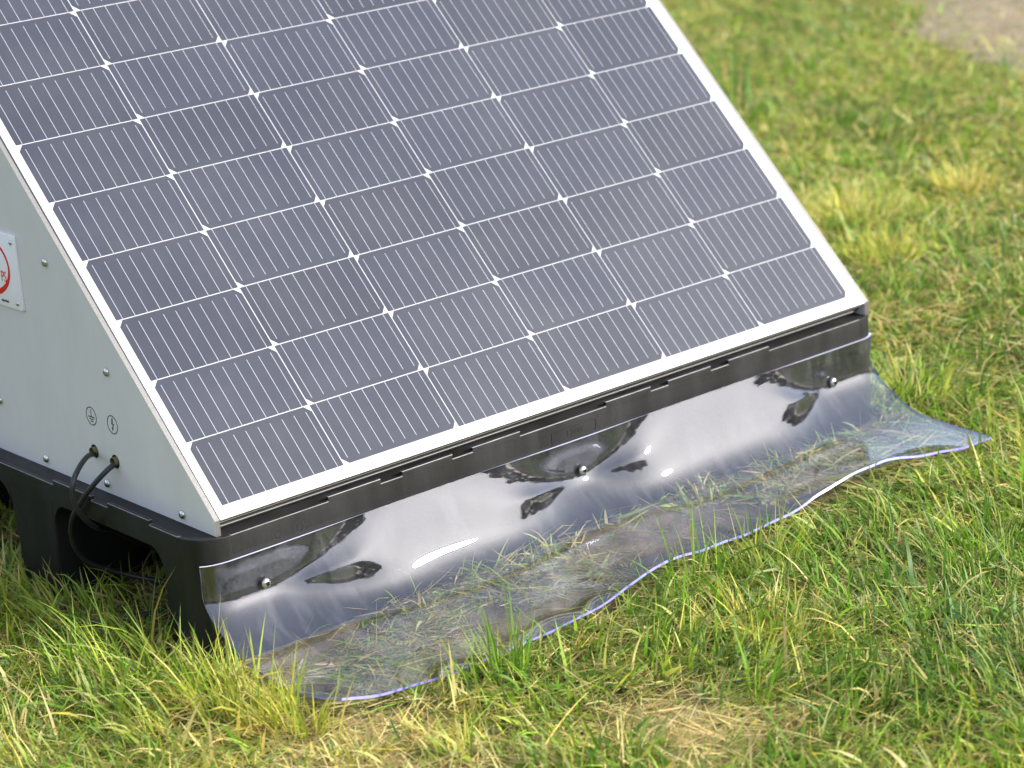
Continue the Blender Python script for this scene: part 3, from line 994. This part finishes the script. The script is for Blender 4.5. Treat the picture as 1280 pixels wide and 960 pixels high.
def blade_mesh(name, V, T, material):
    N, K, _ = V.shape
    nseg = (K - 1) // 2
    me = bpy.data.meshes.new(name)
    nv = N * K
    me.vertices.add(nv)
    me.vertices.foreach_set("co", V.reshape(-1).astype(np.float32))
    base = (np.arange(N) * K)[:, None]
    quads = []
    for k in range(nseg - 1):
        quads.append(np.array([2 * k, 2 * k + 1, 2 * k + 3, 2 * k + 2]))
    Q = np.stack(quads)                                       # (nseg-1, 4)
    q = (base[:, :, None] + Q[None]).reshape(-1, 4)
    tri = base + np.array([2 * nseg - 2, 2 * nseg - 1, 2 * nseg])[None]
    nq, ntr = len(q), len(tri)
    me.loops.add(nq * 4 + ntr * 3)
    me.loops.foreach_set("vertex_index", np.concatenate([q.ravel(), tri.ravel()]).astype(np.int32))
    me.polygons.add(nq + ntr)
    starts = np.concatenate([np.arange(nq) * 4, nq * 4 + np.arange(ntr) * 3]).astype(np.int32)
    me.polygons.foreach_set("loop_start", starts)
    me.polygons.foreach_set("loop_total", np.concatenate([np.full(nq, 4), np.full(ntr, 3)]).astype(np.int32))
    me.update(calc_edges=True)
    at = me.color_attributes.new("tint", 'FLOAT_COLOR', 'POINT')
    c = np.ones((nv, 4), np.float32); c[:, :3] = np.clip(T.reshape(-1, 3), 0.003, 0.9)
    at.data.foreach_set("color", c.ravel())
    me.shade_smooth()
    me.materials.append(material)
    return me


def bare(x, y):
    """0..1 where the turf is worn"""
    r = np.zeros_like(x)
    for cx, cy, r0, r1 in SPOTS:
        d = np.hypot(x - cx, y - cy) + 0.16 * (vnoise(x * 14, y * 14, 31) - 0.5)
        r = np.maximum(r, np.clip((r1 + 0.03 - d) / (r1 + 0.03 - r0), 0, 1))
    return r


def dryness(x, y):
    """0 lush green .. 1 straw"""
    d = 0.55 * vnoise(x * 2.2 + 3, y * 2.2, 41) + 0.45 * vnoise(x * 7, y * 7, 42)
    for cx, cy, r, s in ((-0.07, -0.16, 0.20, 0.32), (0.0, -0.27, 0.12, 0.25), (2.0, 0.83, 0.16, 0.5), (1.82, 0.6, 0.1, 0.4), (2.28, 0.80, 0.07, 0.3), (0.45, -0.45, 0.16, 0.22), (1.25, -0.02, 0.10, 0.28), (3.3, 1.7, 0.4, 0.25)):
        d = d + s * np.exp(-((x - cx) ** 2 + (y - cy) ** 2) / r ** 2)
    for cx, cy, r, s in ((0.15, -0.34, 0.09, 0.35), (0.8, -0.45, 0.3, 0.22), (0.9, -0.3, 0.2, 0.15), (2.6, 1.6, 0.8, 0.12), (1.5, 0.25, 0.25, 0.15)):
        d = d - s * np.exp(-((x - cx) ** 2 + (y - cy) ** 2) / r ** 2)
    return np.clip(d, 0, 1)


def in_pallet(x, y, m_=0.0):
    return (x > X0 - m_) & (x < X1 + m_) & (y > Y0 - m_) & (y < Y1 + m_)


camxy = np.array([CAM.x, CAM.y])
fx, fy = fwd.x, fwd.y


def cam_uv(P):
    """pixel position and depth in the 1280 x 960 photograph, used only to choose how densely to sow"""
    d = P - np.array(CAM)
    c = d @ Rr.T
    return 640 + 3213.8 * c[:, 0] / c[:, 2], 480 + 3213.8 * c[:, 1] / c[:, 2], c[:, 2]


def sow(n, x0, x1, y0, y1):
    return rng.uniform(x0, x1, n), rng.uniform(y0, y1, n)


def grow(density_scale, kind):
    """kind 'turf' = standing blades in tufts, 'thatch' = short dry litter lying flat"""
    area = (-1.3, 5.2, -1.6, 4.6)
    n0 = int((area[1] - area[0]) * (area[3] - area[2]) * density_scale)
    if kind == 'turf':
        per = 8
        cx, cy = sow(n0 // per, *area)
        sz = rng.gamma(4, 0.25, len(cx))
        caz = 2 * math.pi * vnoise(cx * 3.1, cy * 3.1, 51) + rng.normal(0, 0.9, len(cx))
        ctone = rng.uniform(0, 1, len(cx))
        x = np.repeat(cx, per) + rng.normal(0, 0.012, len(cx) * per)
        y = np.repeat(cy, per) + rng.normal(0, 0.012, len(cx) * per)
        caz = np.repeat(caz, per); sz = np.repeat(sz, per); ctone = np.repeat(ctone, per)
    else:
        x, y = sow(n0, *area)
        caz = rng.uniform(0, 2 * math.pi, n0); sz = np.ones(n0); ctone = rng.uniform(0, 1, n0)
    z = gz(x, y)
    u, v, dep = cam_uv(np.stack([x, y, z], 1))
    # sow thick where the place is seen from near the photograph's stand, thin elsewhere
    seen = (u > -130) & (u < 1410) & (v > -90) & (v < 1090)
    keep = np.where(seen, np.clip((3.6 / dep) ** 1.3, 0.25, 1.25), 0.10)
    br = bare(x, y)
    dry = dryness(x, y)
    inp = in_pallet(x, y)
    deep = in_pallet(x, y, -0.20)
    onp = path_side(x, y)
    if kind == 'turf':
        keep = keep * (1 - 0.84 * br) * np.where(inp, 0.22, 1.0) * np.where(onp > 0.2, 0.03, np.where(onp > 0, 0.18, 1.0)) * np.where((onp > -0.2) & (onp <= 0), 0.55, 1)
        keep = keep * (0.55 + 0.75 * vnoise(x * 9, y * 9, 61))
    else:
        keep = keep * np.where(onp > 0, 0.10, 1.0)
    keep = np.where(deep, 0, keep)
    sh = sheet_h(x, y)
    under = ~np.isnan(sh)
    clump = np.clip((vnoise(x * 11 + 2, y * 16, 81) - 0.42) / 0.2, 0.04, 1)
    keep = np.where(under, keep * clump * (0.85 if kind == 'turf' else 0.75), keep)
    k = rng.uniform(0, 1, len(x)) * 1.25 < keep
    x, y, z, caz, sz, ctone, dry, br, inp, under, dep = [a_[k] for a_ in (x, y, z, caz, sz, ctone, dry, br, inp, under, dep)]
    N = len(x)
    if kind == 'turf':
        L = np.clip(rng.gamma(6, 0.0064, N) * (0.6 + 0.45 * sz), 0.016, 0.11) * np.where(x > 1.35, 0.72, 1.0) * (0.75 + 0.5 * vnoise(x * 4, y * 4, 71)) * (1 - 0.6 * br)
        L = L * np.where(inp, 0.9, 1)
        # taller on the left in front of the pallet
        L = L * (1 + 0.30 * np.exp(-((x + 0.1) ** 2 + (y + 0.02) ** 2) / 0.22 ** 2))
        L = np.where(under, L * 0.8, L)
        W = np.clip(rng.lognormal(math.log(0.0029), 0.42, N), 0.001, 0.0075) * np.clip(dep / 3.2, 1, 1.5)
        az = caz + rng.normal(0, 0.75, N)
        lean = np.clip(rng.normal(0.66, 0.42, N), 0.02, 1.4)
        curl = np.abs(rng.normal(0.75, 0.6, N))
        stand = under & (y > -0.17) & (rng.uniform(0, 1, N) < 0.4)
        lean = np.where(under & ~stand, rng.uniform(1.25, 1.5, N), lean); curl = np.where(under & ~stand, rng.uniform(0, 0.15, N), curl)
        q = dry * 0.85 - 0.055 + rng.normal(0, 0.16, N) + 0.25 * (ctone - 0.5)
        ci = np.select([q < 0.22, q < 0.40, q < 0.53, q < 0.64, q < 0.75, q < 0.87], [2, 0, 1, 3, 4, 5], 6)
        ci = np.where(rng.uniform(0, 1, N) < 0.07, 8, ci)
        ci = np.where(rng.uniform(0, 1, N) < 0.08, 6, ci)
        ci = np.where(under | inp, np.where(rng.uniform(0, 1, N) < 0.30, 6, np.where(rng.uniform(0, 1, N) < 0.6, 3, 1)), ci)
        tip = np.where(rng.uniform(0, 1, N) < 0.3, rng.uniform(0.2, 0.9, N), rng.uniform(0, 0.12, N))
    else:
        L = np.clip(rng.gamma(5, 0.009, N), 0.012, 0.10)
        W = rng.uniform(0.0008, 0.0022, N) * np.clip(dep / 3.2, 1, 1.5)
        az = caz
        lean = np.clip(rng.normal(1.38, 0.16, N), 0.8, 1.56)
        curl = rng.normal(0.05, 0.25, N)
        z = z + rng.uniform(0.001, 0.016, N) * (1 - 0.8 * br)
        q = rng.uniform(0, 1, N)
        ci = np.select([q < 0.28, q < 0.5, q < 0.68, q < 0.84], [7, 6, 5, 3], 0)
        ci = np.where((br > 0.3) & (q > 0.5), 6, ci)
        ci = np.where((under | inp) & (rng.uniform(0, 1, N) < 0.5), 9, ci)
        tip = np.zeros(N)
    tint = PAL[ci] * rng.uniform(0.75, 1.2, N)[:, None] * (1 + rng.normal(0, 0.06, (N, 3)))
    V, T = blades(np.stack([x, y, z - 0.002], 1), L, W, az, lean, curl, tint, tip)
    V[:, :, 2] = np.maximum(V[:, :, 2], gz(V[:, :, 0], V[:, :, 1]) + 0.001)
    # keep the blades out of the pallet and the sheet
    sv = sheet_h(V[:, :, 0].ravel(), V[:, :, 1].ravel()).reshape(V.shape[:2])
    has = ~np.isnan(sv)
    clampz = np.where(has, sv - 0.003, 9)
    bad_out = ((V[:, :, 2] > clampz - 0.004) & has).any(1) & ~under
    if kind == 'turf':
        bad_out |= stand & ((V[:, :, 2] > clampz) | (V[:, :, 1] < -0.24)).any(1)
    V[:, :, 2] = np.minimum(V[:, :, 2], np.where(under[:, None], clampz, 9))
    hits = np.zeros(N, bool)
    for p in range(V.shape[1]):
        X_, Y_, Z_ = V[:, p, 0], V[:, p, 1], V[:, p, 2]
        ip = in_pallet(X_, Y_)
        solid = ip & ((Z_ > 0.128) | (Y_ < Y0 + 0.09) | ((Y_ > 0.33) & (Y_ < 0.45) & (X_ < X0 + 0.14)))
        hits |= solid
        hits |= (Y_ > Y0) & (Y_ < Y0 + 0.09) & (X_ > X0) & (X_ < X1)
    g_ = ~(bad_out | hits)
    return V[g_], T[g_]


Va, Ta = grow(36000, 'turf')
tag(link("grass", blade_mesh("grass", Va, Ta, M_blade)), 'lawn of mixed green and yellow blades around the pallet', 'grass', kind='stuff')
Vb, Tb = grow(24000, 'thatch')
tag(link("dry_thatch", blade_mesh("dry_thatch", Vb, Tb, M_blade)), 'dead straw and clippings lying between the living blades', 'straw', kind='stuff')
print("blades", len(Va), len(Vb))


# single tufts that stand out of the lawn
def tuft(x, y, n, spread, length, lean_m, pal, label, width=(0.0016, 0.0036), az0=None, azs=9.0, name="grass_tuft", group=None):
    a = rng.uniform(0, 2 * math.pi, n); r = spread * np.sqrt(rng.uniform(0, 1, n))
    bx, by = x + r * np.cos(a), y + r * np.sin(a)
    az = a + rng.normal(0, 0.5, n) if az0 is None else az0 + rng.normal(0, azs, n)
    L = length * rng.uniform(0.55, 1.1, n)
    W = rng.uniform(*width, n)
    lean = np.abs(rng.normal(lean_m, 0.18, n)); curl = np.abs(rng.normal(0.4, 0.35, n))
    ci = rng.choice(pal, n)
    tint = PAL[ci] * rng.uniform(0.85, 1.2, n)[:, None]
    tip = np.where(rng.uniform(0, 1, n) < 0.3, rng.uniform(0.2, 0.9, n), 0)
    bz = gz(bx, by)
    V, T = blades(np.stack([bx, by, bz - 0.002], 1), L, W, az, lean, curl, tint, tip, 5)
    V[:, :, 2] = np.maximum(V[:, :, 2], gz(V[:, :, 0], V[:, :, 1]) + 0.001)
    sv = sheet_h(V[:, :, 0].ravel(), V[:, :, 1].ravel()).reshape(V.shape[:2])
    ok = ~((~np.isnan(sv)) & (V[:, :, 2] < sv + 0.006)).any(1)
    ok &= ~in_pallet(V[:, :, 0], V[:, :, 1], 0.003).any(1)
    V, T = V[ok], T[ok]
    V[:, :, 0] -= x; V[:, :, 1] -= y
    o = link(name, blade_mesh(name, V, T, M_blade))
    o.location = (x, y, 0)
    return tag(o, label, 'grass tuft', group or 'grass tufts standing out of the lawn')


tuft(2.28, 0.79, 160, 0.05, 0.085, 0.5, [5, 5, 6, 4], 'small ochre yellow tuft of dry grass in the lawn far right', (0.002, 0.004))
tuft(1.99, 0.80, 300, 0.10, 0.085, 0.55, [4, 6, 4, 3], 'wide pale yellow tuft of grass right of the panel edge', (0.002, 0.004))
tuft(1.80, 0.58, 160, 0.06, 0.07, 0.5, [4, 4, 5, 3], 'low yellow tuft of grass just beyond the panel corner', (0.002, 0.004))
tuft(2.68, 1.83, 9, 0.03, 0.20, 0.10, [2, 8], 'tall dark upright blades beside the upper right panel edge', (0.006, 0.010))
tuft(2.50, 1.62, 9, 0.03, 0.15, 0.6, [2, 0], 'dark green blades leaning away from the panel edge', (0.006, 0.009))
tuft(0.150, -0.315, 60, 0.045, 0.085, 0.22, [0, 0, 1, 3, 2], 'upright fresh green tuft in front of the sheet edge', (0.0018, 0.0036))
tuft(0.165, -0.325, 16, 0.03, 0.13, 0.12, [0, 1, 0], 'tallest thin green blades in front of the sheet left part', (0.0018, 0.0034))
tuft(0.60, -0.285, 110, 0.06, 0.085, 0.30, [0, 1, 3, 4], 'green and yellow tuft overlapping the sheet front edge', (0.0016, 0.0034))
tuft(0.50, -0.29, 30, 0.04, 0.11, 0.2, [0, 1, 3], 'thin bright green blades standing at the sheet dip', (0.0016, 0.0032))
tuft(-0.075, -0.14, 170, 0.08, 0.11, 0.35, [4, 3, 4, 5, 1], 'long yellow green tuft beside the left end of the sheet', (0.0015, 0.0034))
tuft(-0.065, -0.235, 120, 0.05, 0.085, 0.35, [4, 5, 4, 3], 'yellow tuft by the lower left corner of the sheet', (0.0015, 0.0032))
tuft(-0.14, 0.05, 120, 0.07, 0.13, 0.55, [3, 4, 0, 1], 'long leaning tuft in front of the pallet opening', (0.0015, 0.0034), 2.6, 0.8)
tuft(-0.21, 0.36, 60, 0.05, 0.13, 0.25, [1, 0, 3], 'upright green tuft at the left picture edge by the pallet foot', (0.002, 0.004))
tuft(0.45, -0.46, 140, 0.07, 0.075, 0.45, [4, 5, 4, 6], 'straw yellow tuft on the lawn below the sheet middle', (0.0015, 0.0032))
tuft(1.27, 0.02, 130, 0.06, 0.085, 0.55, [4, 3, 6, 1], 'pale tuft of grass beside the pallet right corner', (0.0016, 0.0034))
tuft(0.80, -0.50, 130, 0.07, 0.085, 0.35, [0, 1, 2, 0], 'deep green tuft in the lawn at lower right', (0.0018, 0.0038))


# low broad leaved weeds between the blades
def weed(x, y, n, size, label):
    bm = bmesh.new()
    cl = bm.verts.layers.float_color.new("tint")
    z0 = float(gz(x, y)) + 0.012
    for k in range(n):
        az = 2 * math.pi * k / n + random.uniform(-0.3, 0.3)
        L = size * random.uniform(0.7, 1.1); Wd = L * random.uniform(0.32, 0.42)
        d = Vector((math.cos(az), math.sin(az), 0)); sd = Vector((-d.y, d.x, 0)); lift = random.uniform(0.25, 0.6)
        col = random.choice([(0.06, 0.14, 0.03), (0.085, 0.18, 0.03), (0.10, 0.19, 0.07)])
        prev = None
        for i in range(7):
            f = i / 6
            wv = Wd * 0.5 * math.sin(math.pi * min(1, 0.08 + f * 0.92)) ** 0.8
            c = d * (L * f) + Vector((0, 0, z0 + L * (lift * f - 0.45 * f * f)))
            row = [bm.verts.new(c - sd * wv + Vector((0, 0, wv * 0.35))), bm.verts.new(c), bm.verts.new(c + sd * wv + Vector((0, 0, wv * 0.35)))]
            for v in row: v[cl] = (*col, 1)
            if prev:
                for q in range(2): bm.faces.new((prev[q], prev[q + 1], row[q + 1], row[q]))
            prev = row
    o = obj("broadleaf_weed", bm, M_blade)
    o.data.shade_smooth()
    o.location = (x, y, 0)
    tag(o, label, 'weed', 'broad leaved weeds in the lawn')


weed(0.481, -0.356, 5, 0.040, 'small dark green broad leaved weed near the sheet front edge')
weed(1.30, 0.10, 6, 0.045, 'dark broad leaved weed behind the pallet right corner')
weed(0.62, -0.62, 6, 0.045, 'low broad leaved weed in the lawn at bottom right')


# the wood round the field, seen only as the dark band that the clear sheet mirrors
def far_wood():
    n_t, n_l = 90, 420
    Vs, Fs = [], []
    r_ = np.random.default_rng(5)
    for k in range(n_t):
        a = 2 * math.pi * (k + r_.uniform(-0.35, 0.35)) / n_t
        R = r_.uniform(36, 46)
        hgt = r_.uniform(6.5, 12.5); rad = r_.uniform(1.8, 3.2)
        cx, cy = R * math.cos(a), R * math.sin(a)
        u = r_.normal(0, 1, (n_l, 3)); u /= np.linalg.norm(u, axis=1)[:, None]
        c = u * (r_.uniform(0.45, 1, n_l) ** 0.6)[:, None] * np.array([rad, rad, hgt * 0.46]) + np.array([cx, cy, hgt * 0.52])
        e1 = r_.normal(0, 1, (n_l, 3)); e1 /= np.linalg.norm(e1, axis=1)[:, None]
        e2 = np.cross(e1, r_.normal(0, 1, (n_l, 3))); e2 /= np.linalg.norm(e2, axis=1)[:, None]
        sz = r_.uniform(0.3, 0.75, n_l)[:, None]
        q = np.stack([c - e1 * sz, c + e2 * sz * 0.7, c + e1 * sz, c - e2 * sz * 0.7], 1).reshape(-1, 3)
        b0 = sum(len(v) for v in Vs)
        Vs.append(q); Fs += (np.arange(n_l * 4).reshape(-1, 4) + b0).tolist()
        tr = np.array([[cx + dx, cy + dy, z] for z in (0, hgt * 0.5) for dx, dy in ((-.2, -.2), (.2, -.2), (.2, .2), (-.2, .2))])
        b0 += len(q); Vs.append(tr)
        Fs += [[b0 + i, b0 + (i + 1) % 4, b0 + 4 + (i + 1) % 4, b0 + 4 + i] for i in range(4)]
    me = bpy.data.meshes.new("far_wood")
    me.from_pydata(np.concatenate(Vs).tolist(), [], Fs)
    return me


M_leaf = mat("leaf_mass", (0.045, 0.075, 0.022), 0.7, spec=0.2)
tag(link("far_wood", far_wood(), None, [M_leaf]), 'dark band of trees round the field mirrored in the clear sheet', 'wood', kind='stuff')
